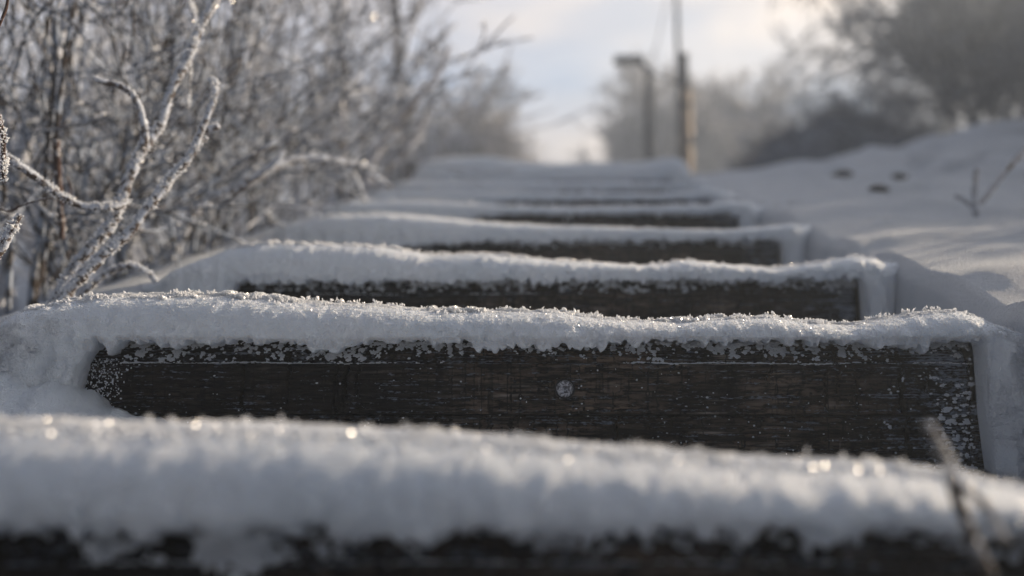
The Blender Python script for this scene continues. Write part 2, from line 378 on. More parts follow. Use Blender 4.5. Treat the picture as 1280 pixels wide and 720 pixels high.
def cap(i,s):
    y0,zt,dx=s['y'],s['z'],s['dx']
    last=i==len(steps)-1
    ynext=steps[i+1]['y'] if not last else 7.6
    yc=y0+.045
    pts=np.array([at(px,py,yc) for px,py in s['out']])
    xa,xb=-1.12,1.02
    nx=int((xb-xa)/dx)+1; xs=np.linspace(xa,xb,nx)
    zc=np.interp(xs,pts[:,0],pts[:,2])
    k=max(3,int(.03/dx)); ker=np.hanning(k+2)[1:-1]; ker/=ker.sum(); zc=np.convolve(np.pad(zc,k//2+1,mode='edge'),ker,'same')[k//2+1:k//2+1+nx]
    zc=zc-.004
    e=ss(.575,.69,xs)+ss(-.76,-.96,xs)                      # blend to the field at both sides
    gout=G(xs,np.full(nx,yc))
    eo=e**2; zc=zc*(1-eo)+(gout-.006)*eo
    # lower edge
    inside=ss(XL-.085,XL+.006,xs+.016*vn(xs*50,i,0,3)+.004*vn(xs*150,i,0,4))*ss(XR+.010,XR-.004,xs)
    prev=(steps[i-1]['z']+.02) if i>0 else zt-.20
    low=prev-.05
    rag=.004*fbm(xs*26,i*9.1,0,3,21)+.006*vn(xs*95,i*3.3,0,22)+.004*vn(xs*260,i,0,23)
    drip=.009*ss(.35,.75,vn(xs*9,i*5.7,0,24))
    if i in (3,): drip=drip*.4
    cover={0:.004,1:.004,2:-.004,3:-.010,4:-.008,5:-.012,6:-.010,7:-.008}[i]
    if i>=3: cover=cover-(.015 if i==3 else .06)*ss(-.25,-.6,xs)
    zin=zt+cover-rag-drip
    zb=zin*inside+low*(1-inside)
    zb=zb*(1-e)+np.minimum(gout-.05,zb)*e
    zb=np.minimum(zb,zc-.012)
    nv=max(12,int(.075/dx)); nv=min(nv,46); nl=max(5,nv//2); t=np.linspace(0,math.pi/2,nv)
    a=.094
    ref=zt*(1-e)+(gout-.05)*e
    h0=np.maximum((zc-ref-.010)*(1+.05*vn(xs*22,i,3,38)+.04*vn(xs*70,i,3,39)),.020)
    bot=zc-h0
    outw=(1-ss(XL-.13,XL-.01,xs)*ss(XR+.06,XR-.0,xs))[:,None]
    af=(a*(1-.85*e))[:,None]; YA=yc-af*np.sin(t)[None,:]; ZA=zc[:,None]-h0[:,None]*(1-np.cos(t)**.9)[None,:]
    q=np.linspace(0,1,nl+1)[1:][None,:]
    zb=np.minimum(zb,bot-.002)
    ZL_=bot[:,None]+(zb-bot)[:,None]*q; YL_=yc-af-outw*(bot[:,None]-ZL_)*.22*(1-e[:,None])+(1-outw)*.006*q
    YY=np.concatenate([YA,YL_],1); ZZ=np.concatenate([ZA,ZL_],1); XX=np.repeat(xs[:,None],nv+nl,1)
    out=(1-inside)[:,None]; t1=np.concatenate([np.linspace(0,1,nv),1+q[0]])
    # tuck the lower edge back on to the wood
    tuck=[]
    for q in (.4,1.0):
        tuck.append((yc-a+.004+.035*q, zb-.002*q))
    XX=np.concatenate([XX]+[xs[:,None]]*2,1); YY=np.concatenate([YY,(YY[:,-1]+.014)[:,None],(YY[:,-1]+.04)[:,None]],1)
    ZZ=np.concatenate([ZZ,(zb-.001)[:,None],(zb+.002)[:,None]],1)
    nfr=XX.shape[1]
    # displacement
    t2=np.concatenate([t1,[2,2]])[None,:]; tt=np.minimum(t2,1)
    d=.0035*fbm(XX*6,ZZ*6,i*4.1,2,31)*(1-.5*tt)+.0022*fbm(XX*40,ZZ*40,i,3,32)*(.25+.9*tt**3)+.0016*vn(XX*160,ZZ*160,i,33)*(.2+tt**2)
    d+= .005*np.abs(vn(XX*38,ZZ*44,i+7,34))*tt**6+.004*vn(XX*85,ZZ*85,i+9,37)*tt**6
    d+= out*.009*fbm(XX*30,ZZ*26,YY*20,3,35)*(1-e[:,None])
    YY=YY-d*np.sin(np.minimum(tt,1)*math.pi/2)
    ZZ=ZZ+d*np.cos(np.minimum(tt,1)*math.pi/2)*.8
    # tread behind the crest
    ys=[0];h_=max(dx,.002)
    end=ynext+.02-yc
    while ys[-1]<end: ys.append(ys[-1]+h_); h_=min(h_*1.12,.03 if i<4 else .06)
    ys=np.array(ys[1:])
    ys*=end/ys[-1]
    BX=np.repeat(xs[:,None],len(ys),1); BY=yc+np.repeat(ys[None,:],nx,0)
    fall=-.02*ss(0,.15,ys)-(.05 if i==0 else .02)*ss(.03,.5,ys)
    if not last: rise=(0 if i==0 else .02)*ss(end-.2,end,ys)
    else: rise=0*ys; fall=-.004*ss(0,1,ys)
    BZ=zc[:,None]+(fall+rise)[None,:]
    dn=.0035*fbm(BX*6,zc[:,None]*6+0*BX,i*4.1,2,31)
    BZ=BZ+(.0035*fbm(BX*45,BY*45,i,3,32)*.35+.0022*vn(BX*160,BY*160,i,33)*.25)*1+dn*ss(.3,0,ys)[None,:]+.008*fbm(BX*4,BY*5,i,2,36)*ss(0,.2,ys)[None,:]
    if i==0:
        BZ=BZ+.10*np.exp(-((BX+.80)/.19)**2-((BY-1.42)/.11)**2)+(.022*fbm(BX*17,BY*17,0,3,97)+.012*fbm(BX*55,BY*55,0,2,98))*ss(-.5,-.65,BX)*ss(1.1,1.25,BY)
    gg=G(BX,BY)
    xe=BX+(.012+.023*(BX<0))*vn(BY*5,i,0,95)+.010*vn(BY*14,i,0,96)
    eb=np.clip(ss(.562,.655,xe)+ss(-.76,-.96,xe),0,1); eb=eb*ss(0,.12,BY-yc)+e[:,None]*(1-ss(0,.12,BY-yc))
    BZ=BZ*(1-eb)+(gg-.008-.02*eb**3)*eb
    XX=np.concatenate([XX[:,::-1],BX],1); YY=np.concatenate([YY[:,::-1],BY],1); ZZ=np.concatenate([ZZ[:,::-1],BZ],1)
    rot=R(s['rot'])*(1-e[:,None])*ss(.35,.05,YY-yc)
    YY=YY+XX*np.sin(rot)
    V=np.stack([XX,YY,ZZ],-1)
    t=empty('snow_drift',((XL+XR)/2,y0,zt)); tag(t,s['cl'],'snow drift','snow drifts lying on the steps')
    nvt=V.shape[1]
    mesh('snow_body',V.reshape(-1,3),gridq(nx,nvt),M_snow,t)
    # ---- frost crystals
    dX=V[2:,1:-1]-V[:-2,1:-1]; dY=V[1:-1,2:]-V[1:-1,:-2]
    Nn=np.cross(dX,dY); Nn/=np.linalg.norm(Nn,axis=-1)[...,None]
    Vc=V[1:-1,1:-1]
    ci=nfr-2                                        # index of the crest row
    def sample(n,lo,hi,power=1.0,gauss=None):
        uu=rng.integers(0,Vc.shape[0],n)
        if gauss is not None: vv=np.clip(np.round(ci+rng.normal(gauss[0],gauss[1],n)),1,Vc.shape[1]-2).astype(int)
        else: vv=rng.integers(lo,hi,n)
        P=Vc[uu,vv]+rng.uniform(-.5,.5,(n,1))*(V[uu+2,vv+1]-V[uu,vv+1])*.5
        nn=Nn[uu,vv]; keep=(P[:,0]>-1.0)&(P[:,0]<.9)
        return P[keep],nn[keep]
    A=Acc()
    # widths of one row near the crest, metres
    rowm=a*math.pi/2/nv
    if i==1: nr,szr,ng=120000,(.0013,.0052),60000
    elif i==0: nr,szr,ng=34000,(.0014,.0046),16000
    elif i==2: nr,szr,ng=42000,(.0014,.0050),14000
    elif i==3: nr,szr,ng=7000,(.002,.006),3000
    else: nr,szr,ng=3500,(.003,.009),800
    g=.010/rowm
    clump=lambda P:.35+1.1*np.clip(vn(P[:,0]*70,P[:,1]*70,i,51)+.35,0,1)*(.5+.9*np.clip(vn(P[:,0]*11,i,0,52)+.4,0,1))
    P,nn=sample(nr,0,0,gauss=(-.75*g,1.25*g)); up=nn+np.array([0,-.1,.9])
    L=rng.uniform(*szr,len(P))*clump(P); crystals(A,P,up,L,L*rng.uniform(.28,.6,len(P)),.8)
    # broader dusting over cap front and tread
    P,nn=sample(ng,3,min(Vc.shape[1]-2,ci+int(2.2*nfr)))
    L=rng.uniform(szr[0]*.6,szr[1]*.45,len(P)); crystals(A,P,nn,L,L*rng.uniform(.3,.6,len(P)),.8)
    # tufts: tall spiky clusters that break the outline
    nt_={0:120,1:330,2:200,3:90}.get(i,30)
    P,nn=sample(nt_,0,0,gauss=(0,.35*g))
    rep={0:14,1:12,2:11}.get(i,8)
    P2=np.repeat(P,rep,0)+rng.normal(0,.0022,(len(P)*rep,3)); tall=np.repeat(rng.uniform(.5,1.35,len(P)),rep)
    L=rng.uniform(.6,1,len(P2))*szr[1]*1.25*tall; crystals(A,P2,np.array([[0,-.1,1.]])+0*P2,L,L*rng.uniform(.2,.45,len(P2)),.75)
    fo=A.build('frost_crystals',M_cryst,t,smooth=False); fo['kind']='stuff'
    if i<3:
        GA=Acc(); n_,l0,l1=[(26000,.0022,.0044),(6000,.0008,.0019),(3500,.0012,.0028)][i]
        P,nn=sample(n_,0,0,gauss=(-.7*g,1.6*g)); L=rng.uniform(l0,l1,len(P)); crystals(GA,P,nn,L,L*.7,2.0,.1)
        fg=GA.build('ice_glints',M_glint,t,smooth=False); fg['kind']='stuff'
    # ---- snow crumbs clinging along the timber's upper edge
    A=Acc(); n={0:12000,1:60000,2:18000,3:6000}.get(i,400)
    xx=rng.uniform(XL,XR,n); q=rng.beta(1.0,1.25,n)
    f_=vn(xx*190,q*6,i,61)*.55+vn(xx*430,q*14,i,62)*.4+vn(xx*50,q*2.5,i,67)*.35+vn(xx*9,q,i,66)*.25-.75*(q-.25)
    kp=f_+rng.normal(0,.08,n)>.20; xx=xx[kp]; q=q[kp]; n=len(xx); f_=f_[kp]
    zz=zt+.003-.029*q; yy=y0+.0205*(1-q)**1.2-.0004-rng.beta(1,3,n)*.007*(1-.8*q)
    r=rng.uniform(.0004,.00095,n)*(1 if i==1 else 1.5)*(1+1.1*np.clip(f_,0,.6))*(1 if i<3 else 1.9)*(1.2 if i in(0,2) else 1)
    yy=yy+xx*math.sin(R(s['rot']))
    blobs(A,np.stack([xx,yy,zz],-1),r,(1.5,.8,1))
    # rime line on the lower edge of the chamfer
    n={0:500,1:1500,2:600}.get(i,150); xx=rng.uniform(XL,XR,n); kp=vn(xx*7,i,3,63)+rng.uniform(-.25,.25,n)>-.1; xx=xx[kp]
    yy=y0+.001+xx*math.sin(R(s['rot'])); zz=zt-.0265+.0012*vn(xx*20,1,1,64)+rng.normal(0,.0005,len(xx))
    blobs(A,np.stack([xx,yy,zz],-1),rng.uniform(.0004,.0011,len(xx)),(2.8,.8,.7))
    if i==0:   # two bigger lumps hanging over the face
        for (px,py,r_,cnt) in ((135,688,.011,26),(290,688,.017,60),(325,668,.015,40),(282,712,.011,26)):
            c=at(px,py,y0-.006); P=c+rng.normal(0,r_*.55,(cnt,3))*np.array([1.3,.35,1]); blobs(A,P,rng.uniform(.35,.6,cnt)*r_,(1,.6,1))
    if i==1:   # specks on the face, denser to the right; rough drape at the left end
        n=260; xx=XL+(XR-XL)*rng.beta(1.5,1.0,n); zz=zt-rng.uniform(.03,.17,n); yy=y0-.0005+xx*math.sin(R(s['rot']))
        blobs(A,np.stack([xx,yy,zz],-1),rng.uniform(.0004,.0012,n)*(1+ (xx>.42)*.8),(1.2,.6,1))
        n=160; xx=XR-.058*rng.beta(1,1.4,n); zz=zt-rng.uniform(.03,.2,n); blobs(A,np.stack([xx,y0+xx*math.sin(R(s['rot'])),zz],-1),rng.uniform(.0008,.0026,n),(1.6,.5,1))
        oo=np.argwhere((out[:,0]>.55)&(xs<XL)&(xs>-.95))[:,0]
        kk=rng.choice(oo,3000); vv=rng.integers(2,nl+nv//3,3000); P=V[kk,vv]+np.array([0,.0015,0]); keepb=vn(P[:,0]*28,P[:,2]*28,3,91)>-.05; P=P[keepb]
        blobs(A,P,rng.uniform(.0006,.0026,len(P))*(1+1.2*(P[:,0]<XL-.07)),(1,.7,1))
        oo=np.argwhere((xs>XR+.004)&(xs<.72))[:,0]
        kk=rng.choice(oo,5000); vv=rng.integers(2,nl+nv//2,5000); P=V[kk,vv]+np.array([0,.0006,0]); keepb=vn(P[:,0]*35,P[:,2]*35,6,92)+.5*vn(P[:,0]*90,P[:,2]*90,6,93)>.05; P=P[keepb]
        blobs(A,P,rng.uniform(.0007,.0034,len(P)),(1,.55,1))
        n=900; q=rng.uniform(0,1,n); xx=XL-.018+.02*rng.normal(0,1,n)-.03*q; zz=zt-.02-.17*q; blobs(A,np.stack([xx,y0-.012+xx*math.sin(R(s['rot']))-.02*q+rng.normal(0,.004,n),zz],-1),rng.uniform(.0005,.0013,n),(1,1,1))
    cr=A.build('snow_crumbs',M_snow,t,smooth=False); cr['kind']='stuff'
for i,s in enumerate(steps): timber(i,s); cap(i,s)

# ------------------------------------------------------------------ branches
def tube(acc,P,rad,ns=5,lump=0,seed=0):
    P=np.asarray(P,float); n=len(P); rad=np.broadcast_to(np.asarray(rad,float),(n,))
    T=np.gradient(P,axis=0); T/=np.linalg.norm(T,axis=1)[:,None]+1e-9
    ref=np.array([.31,.9,.2]) if abs(T[0]@np.array([.31,.9,.2]))<.9 else np.array([1,0,0.])
    a=np.cross(T,ref); a/=np.linalg.norm(a,axis=1)[:,None]; b=np.cross(T,a)
    an=np.linspace(0,2*math.pi,ns,endpoint=False)
    rr=rad[:,None]*np.ones(ns)[None]
    if lump: rr=rr*(1+lump*vn(np.arange(n)[:,None]*.7,an[None,:]*1.3,seed,seed))
    V=P[:,None,:]+(a[:,None,:]*np.cos(an)[None,:,None]+b[:,None,:]*np.sin(an)[None,:,None])*rr[...,None]
    idx=np.arange(n*ns).reshape(n,ns); idx=np.concatenate([idx,idx[:,:1]],1)
    q=np.stack([idx[:-1,:-1],idx[:-1,1:],idx[1:,1:],idx[1:,:-1]],-1).reshape(-1,4)
    V=V.reshape(-1,3); V=np.concatenate([V,[P[0]],[P[-1]]])
    T_=[[n*ns,idx[0,k+1],idx[0,k]] for k in range(ns)]+[[n*ns+1,idx[-1,k],idx[-1,k+1]] for k in range(ns)]
    acc.add(V,q,T_)
def smooth_path(P,step):
    P=np.asarray(P,float)
    n=len(P); out=[]
    for k in range(n-1):
        p0=P[max(k-1,0)];p1=P[k];p2=P[k+1];p3=P[min(k+2,n-1)]
        m=max(2,int(np.linalg.norm(p2-p1)/step)); t=np.linspace(0,1,m,endpoint=False)[:,None]
        out.append(.5*((2*p1)+(-p0+p2)*t+(2*p0-5*p1+4*p2-p3)*t**2+(-p0+3*p1-3*p2+p3)*t**3))
    out.append(P[-1:]); return np.concatenate(out)
def rime(acc,P,rad,per_m,L,seed=0):
    P=np.asarray(P); seg=np.linalg.norm(np.diff(P,axis=0),axis=1); tot=seg.sum(); n=int(per_m*tot)
    if n<1: return
    k=rng.choice(len(seg),n,p=seg/tot); t=rng.uniform(0,1,(n,1)); c=P[k]*(1-t)+P[k+1]*t
    T=P[k+1]-P[k]; T/=np.linalg.norm(T,axis=1)[:,None]+1e-9
    d=rng.normal(0,1,(n,3)); d-=T*(d*T).sum(1)[:,None]; d/=np.linalg.norm(d,axis=1)[:,None]
    d[:,2]+=.25
    r=np.interp(np.arange(len(P)),np.arange(len(P)),np.broadcast_to(rad,(len(P),)))[k][:,None]
    clump=.5+.9*np.clip(vn(c[:,0]*60,c[:,2]*60,seed,71)+.3,0,1)
    l=rng.uniform(.4,1,n)*L*clump
    crystals(acc,c+d*r*.9,d,l,l*rng.uniform(.2,.45,n),.35)
def traced(name,label,cat,paths,group=None,mat=None,riming=True,per=2500,L=.0055,part='stem'):
    """paths: list of (list of (px,py), Y or (Y0,Y1), r0, r1 in photo pixels)"""
    allP=[]
    for pts,Y_,r0,r1 in paths:
        Ya,Yb=(Y_ if isinstance(Y_,tuple) else (Y_,Y_))
        k=np.linspace(0,1,len(pts)); P=np.array([at(px,py,Ya+(Yb-Ya)*q) for (px,py),q in zip(pts,k)])
        P=smooth_path(P,.006); rad=1.2*np.linspace(r0,r1,len(P))*((Ya+Yb)/2)/FPX
        P=P+.0016*np.stack([fbm(P[:,2]*40,P[:,0]*40,s_,3,80+s_) for s_ in (1,2,3)],-1)
        allP.append((P,rad))
    base=allP[0][0][0]; t=empty(name,tuple(base)); tag(t,label,cat,group)
    F=Acc()
    for k,(P,rad) in enumerate(allP):
        A=Acc(); tube(A,P,rad,8,.25,k); A.build(part,mat or M_twig,t)
        if riming: rime(F,P,rad,per,L,k)
    if riming:
        f=F.build('rime',M_cryst,t,smooth=False); f['kind']='stuff'
    return t
# the sharp forked branches at the left
traced('frosted_branch','tall forked branch thick with rime, its fork hooking left, left of the sharp step','branch',[
 ([(50,425),(71,374),(94,334),(137,282),(156,239),(172,197),(187,176),(203,150),(215,112),(236,69),(248,38),(262,12),(280,-20)],(1.72,1.88),6.5,4.2),
 ([(172,199),(181,172),(179,152),(168,121),(150,107),(133,103),(116,97)],(1.79,1.74),4.6,2.8),
 ([(187,177),(184,166),(188,158)],1.8,3.5,3),
 ([(236,69),(243,48),(244,28),(238,5),(232,-20)],(1.86,1.95),2.8,2.2),
 ([(238,66),(237,95),(235,135)],(1.86,1.95),1.6,.9),
 ([(172,199),(165,205),(160,212)],1.79,4,3.4)])
traced('frosted_branch','leaning rimed branch ending in a small hooked tip, right of the tall forked branch','branch',[
 ([(56,430),(76,378),(123,324),(156,296),(189,254),(213,223),(236,197),(253,161),(264,135),(269,112),(268,102),(262,98)],(1.70,1.80),7.0,3.0),
 ([(252,165),(262,160),(274,157)],1.78,4.2,3.2),
 ([(244,180),(252,176),(258,172)],1.78,3.6,2.4)])
traced('frosted_branch','sagging rimed branch curving in from the left edge to the forked branch','branch',[
 ([(-60,160),(0,192),(38,216),(71,242),(104,258),(146,258),(158,250)],(1.62,1.78),4.6,3.6)])
traced('frosted_branch','low arched rimed twig close above the snow rim at the left','branch',[
 ([(60,420),(109,362),(128,345),(142,338),(165,332),(182,340),(196,352)],(1.86,1.9),4,3)],per=1600)
traced('bare_twig','thin dark bare twig crossing behind the sagging branch at the left edge','twig',[
 ([(-20,262),(0,261),(14,264),(28,256),(50,250),(66,247)],1.7,1.4,1.0)],mat=M_bare,riming=False)
traced('bare_twig','short rusty brown twig standing upright behind the sagging branch','twig',[
 ([(78,300),(75,250),(73,225),(72,200),(71,176)],1.95,2.6,4.2),([(76,262),(88,240),(84,220)],1.95,1.2,.8)],mat=M_bare,riming=False)
traced('frosted_twig','short thick rimed twig tip pointing up from the left edge, low down','twig',[
 ([(-14,335),(0,312),(12,290),(25,267)],1.35,6.5,3.5)],per=4000,L=.006)
traced('frosted_twig','thin reddish rimed twig hanging at the left edge, mid height','twig',[
 ([(-4,140),(2,160),(4,195),(5,228)],1.4,2.4,2.2)],mat=M_bare,per=2600,L=.005)
traced('bare_twig','dark bare twig in the top left corner','twig',[([(-12,50),(0,30),(6,15),(12,-12)],1.35,1.8,1.5)],mat=M_bare,riming=False)
traced('thick_stem','thick blurred frosty stems rising steeply at the far left','stems',[
 ([(-10,420),(18,250),(38,150),(62,80),(85,20),(100,-30)],2.6,9,7),
 ([(40,400),(52,260),(60,170),(82,95),(105,20),(118,-30)],2.9,6,4),
 ([(60,240),(80,160),(95,110),(116,50)],2.7,4,3),
 ([(10,230),(8,150),(-10,60)],2.6,5,4),
 ([(62,80),(44,40),(30,-20)],2.8,4,3)],per=700,L=.008,mat=M_shrub)
traced('frosted_branch','long pale blurred branch lying sideways in front of the thicket, beside the fourth step','branch',[
 ([(235,275),(262,248),(300,232),(335,210),(355,190)],(2.5,2.6),5,3.2),
 ([(300,234),(345,208),(385,198),(430,203),(470,212)],(2.6,2.9),5,3),
 ([(430,203),(445,225),(456,252)],3.0,3.4,2.2),
 ([(235,275),(225,300),(210,330)],2.5,5,5),
 ([(440,206),(470,222),(490,235)],3.0,3,2)],per=900,L=.007)
traced('frosted_branch','steep pale blurred branches under the dark trunk, nearest the top of the stairs','branch',[
 ([(455,235),(470,190),(500,150),(545,95),(560,60)],4.4,5,3),
 ([(425,200),(428,150),(422,120)],4.2,4.5,3.5),
 ([(480,215),(520,170),(540,120)],4.8,4,2.5),
 ([(500,175),(470,150),(440,140)],4.5,3,2)],per=500,L=.010,mat=M_shrubwarm)
traced('rimed_twig','blurred forked twig sticking up at the right end of the nearest step','twig',[
 ([(1236,725),(1218,680),(1205,640),(1192,600),(1178,568),(1168,545),(1163,532)],(.705,.735),6.4,5.0),
 ([(1190,598),(1212,612),(1232,632),(1245,655),(1258,678)],(.722,.70),4.2,3.2)],per=1500,L=.0035,mat=M_dtwig)
traced('snow_twig','small forked twig with a bright sunlit side, poking from the right snow bank','twig',[
 ([(1222,280),(1219,262),(1218,240),(1220,212)],2.9,3.2,2.2),([(1219,262),(1208,252),(1194,244)],2.9,2.4,1.4)],per=900,L=.004)
traced('snow_stick','straight thin stick leaning out to the right from the snow bank','stick',[
 ([(1226,254),(1240,236),(1262,208),(1290,178),(1330,140)],2.8,2.8,2.2)],riming=False,mat=M_shrubwarm)

def grow(p,d,L,r,level,out,up=.1,spread=.5,nb=4,wob=.18,maxl=3,shrink=.6,rs=.55):
    n=5 if level else 8
    P=[p.copy()]; dd=d/np.linalg.norm(d)
    for k in range(n):
        dd=dd+rng.normal(0,wob,3)+np.array([0,0,up]); dd/=np.linalg.norm(dd); P.append(P[-1]+dd*L/n)
    P=np.array(P); out.append((P,np.linspace(r,r*rs,len(P)),level))
    if level>=maxl: return
    for k in range(nb):
        t=rng.uniform(.25,1); i=t*n; j=min(int(i),n-1); q=P[j]*(1-(i-j))+P[j+1]*(i-j)
        bd=P[j+1]-P[j]; bd/=np.linalg.norm(bd); bd=bd+rng.normal(0,spread,3)
        grow(q,bd,L*shrink*rng.uniform(.7,1.2),r*(1-.45*t)*.55,level+1,out,up,spread,nb,wob,maxl,shrink,rs)
def make_shrub(name,H,stems,mat,seed_r,maxl=2,nb=5,r0=.008,fr=120,L=.012,lean=.35,rim=True,rmin=.0016):
    t=empty(name,(0,0,0)); out=[]
    for k in range(stems):
        a=rng.uniform(0,2*math.pi); b_=rng.uniform(0,.12)
        p=np.array([b_*math.cos(a),b_*math.sin(a),-.12]); d=np.array([lean*math.cos(a)*rng.uniform(.1,1.2),lean*math.sin(a)*rng.uniform(.1,1.2),1.])
        grow(p,d,H*rng.uniform(.6,1),r0*rng.uniform(.6,1.1),0,out,.02,.55,nb,.10,maxl,.5)
    A=Acc(); F=Acc()
    for P,rad,lv in out:
        tube(A,P,np.maximum(rad,rmin),4 if lv else 5)
        if rim: rime(F,P,rad,fr,L)
    A.build('stems',mat,t)
    if rim: f=F.build('rime',M_cryst,t,smooth=False); f['kind']='stuff'
    return t
def copy_tree(o,parent=None):
    c=o.copy(); col.objects.link(c); c.parent=parent
    for ch in [x for x in o.children]: copy_tree(ch,c)
    return c
protos=[make_shrub('frosted_shrub',1.25,8,M_shrub,1,2,3,fr=90,r0=.012,rmin=.0036),make_shrub('frosted_shrub',1.0,12,M_shrubdark,2,2,4,fr=50,r0=.009,rmin=.003),make_shrub('frosted_shrub',1.55,6,M_shrubwarm,3,2,3,r0=.015,fr=80,rmin=.004)]
used=[False]*3
shr=[ # px at base, Y, proto, scale, label
 (20,2.3,1,.85,'dark low shrub tangle at the far left, right behind the forked branches'),
 (120,2.5,1,.8,'dark low shrub between the forked branches and the snow rim'),
 (235,2.8,1,.75,'dark low shrub left of the long sideways branch'),
 (60,3.2,0,.95,'grey frosted shrub behind the thick stems at the far left'),
 (180,3.4,0,1.0,'grey frosted shrub seen through the forked branches'),
 (300,3.6,1,.95,'grey-brown frosted shrub above the long sideways branch'),
 (-40,4.2,2,1.0,'tall pale shrub rising out of the picture at the left edge'),
 (130,4.8,2,1.05,'tall pale shrub rising between the hooked fork and the thick stems'),
 (250,4.6,0,1.2,'pale frosted shrub whose top shows above the hooked branch tip'),
 (360,4.4,0,1.1,'dense pale shrub left of the dark trunk'),
 (415,4.7,1,1.0,'brown-hearted shrub beside the sixth step'),
 (450,5.6,2,1.0,'sunlit beige shrub at the foot of the dark trunk'),
 (505,6.4,2,.85,'sunlit beige shrub closest to the top of the stairs'),
 (545,7.6,0,.8,'small pale shrub at the upper left end of the stairs'),
 (330,6.0,2,1.25,'tall thin shrub far back in the thicket, above the sideways branch'),
 (200,6.6,2,1.3,'tall thin shrub at the back of the thicket, behind the tall forked branch'),
 (60,6.8,0,1.7,'wide pale shrub at the very back of the thicket on the left'),
 (420,7.5,0,1.3,'wide pale shrub at the back, just left of the dark trunk'),
]
for px,Y_,k,sc,lab in shr:
    if not used[k]: o=protos[k]; used[k]=True
    else: o=copy_tree(protos[k])
    p=at(px,300,Y_); o.location=(p[0],Y_,float(G(p[0],Y_))); o.rotation_euler=(0,0,rng.uniform(0,6.28)); o.scale=(sc*1.1,sc*1.1,sc)
    tag(o,lab,'shrub','frosted shrubs of the thicket left of the stairs')

# ------------------------------------------------------------------ trees
def make_tree(name,H,trunk_h,r,maxl,nb,spread,mat,up=.05,crownR=.55,limbs=9,rmin=.01,lean=(0,0,0)):
    t=empty(name,(0,0,0)); out=[]
    P=[np.array([0,0,-.3])]; d=np.array([lean[0],lean[1],1.])
    for k in range(10): d=d+rng.normal(0,.04,3)*np.array([1,1,0]); d/=np.linalg.norm(d); P.append(P[-1]+d*H*.85/10)
    P=np.array(P); A=Acc(); tube(A,P,np.linspace(r,r*.25,11),8); 
    for k in range(limbs):
        q=rng.uniform(trunk_h,1); j=min(int(q*10),9); p=P[j]*(1-(q*10-j))+P[j+1]*(q*10-j)
        a=rng.uniform(0,6.28); grow(p,np.array([math.cos(a),math.sin(a),rng.uniform(.2,1.1)]),H*crownR*rng.uniform(.6,1)*(1.15-.6*q),r*.4*(1.2-.7*q),1,out,up,spread,nb,.14,maxl,.58)
    A.build('trunk',M_bark,t)
    C=Acc()
    for Q,rad,lv in out: tube(C,Q,np.maximum(rad,rmin),3 if lv>1 else 5)
    C.build('crown',mat,t); return t
def place(o,px,Y_,z=None,rz=0,sc=1):
    p=at(px,200,Y_); o.location=(p[0],Y_,float(G(p[0],Y_)) if z is None else z); o.rotation_euler=(0,0,rz); o.scale=(sc,)*3
GT='distant frosted trees'
dk=make_tree('slim_tree',4.2,.3,.05,2,4,.5,M_shrub,.25,.16,14,.006); place(dk,516,7.0,sc=1); tag(dk,'dark slim trunk rising out of the picture left of the bright sky gap','tree')
ta=make_tree('frosted_tree',7.5,.15,.16,4,7,.55,M_tree,.05,.42,22,.019); place(ta,850,32,sc=.95); tag(ta,'round brownish tree behind the two poles','tree',GT)
tb=make_tree('frosted_tree',12,.22,.24,4,6,.6,M_treeg,.02,.50,15,.018); place(tb,1175,24,sc=1.0); tag(tb,'big spreading grey tree filling the upper right corner','tree',GT)
def cp(o,px,Y_,lab,sc=1,rz=0,z=None):
    c=copy_tree(o); place(c,px,Y_,z,rz,sc); tag(c,lab,'tree',GT)
cp(ta,572,25,'brownish tree left of the bright sky gap',.72,1.2)
cp(ta,805,38,'low tree just right of the bright sky gap, behind the street lamp',.88,2.2)
cp(ta,905,34,'low tree right of the utility pole',.95,4.0)
cp(ta,560,24,'frosted tree behind the slim dark trunk',.78,3.1)
cp(tb,1200,44,'paler tree behind the gap under the big grey tree',.95,2.0)
cp(tb,1290,20,'dark tree cut by the right edge of the picture',.9,4.4)
for k,(px,Y_,sc,lab) in enumerate([(-30,22,.75,'hazy grey tree behind the thick stems at the far left'),(90,26,.9,'hazy grey tree behind the tall forked branch'),(210,30,.95,'hazy grey tree above the hooked branch tip'),(330,27,.85,'hazy grey tree above the long sideways branch'),(440,24,.68,'hazy grey tree just left of the slim dark trunk')]):
    cp(tb,px,Y_,lab,sc*.62,k*1.3,z=.3)
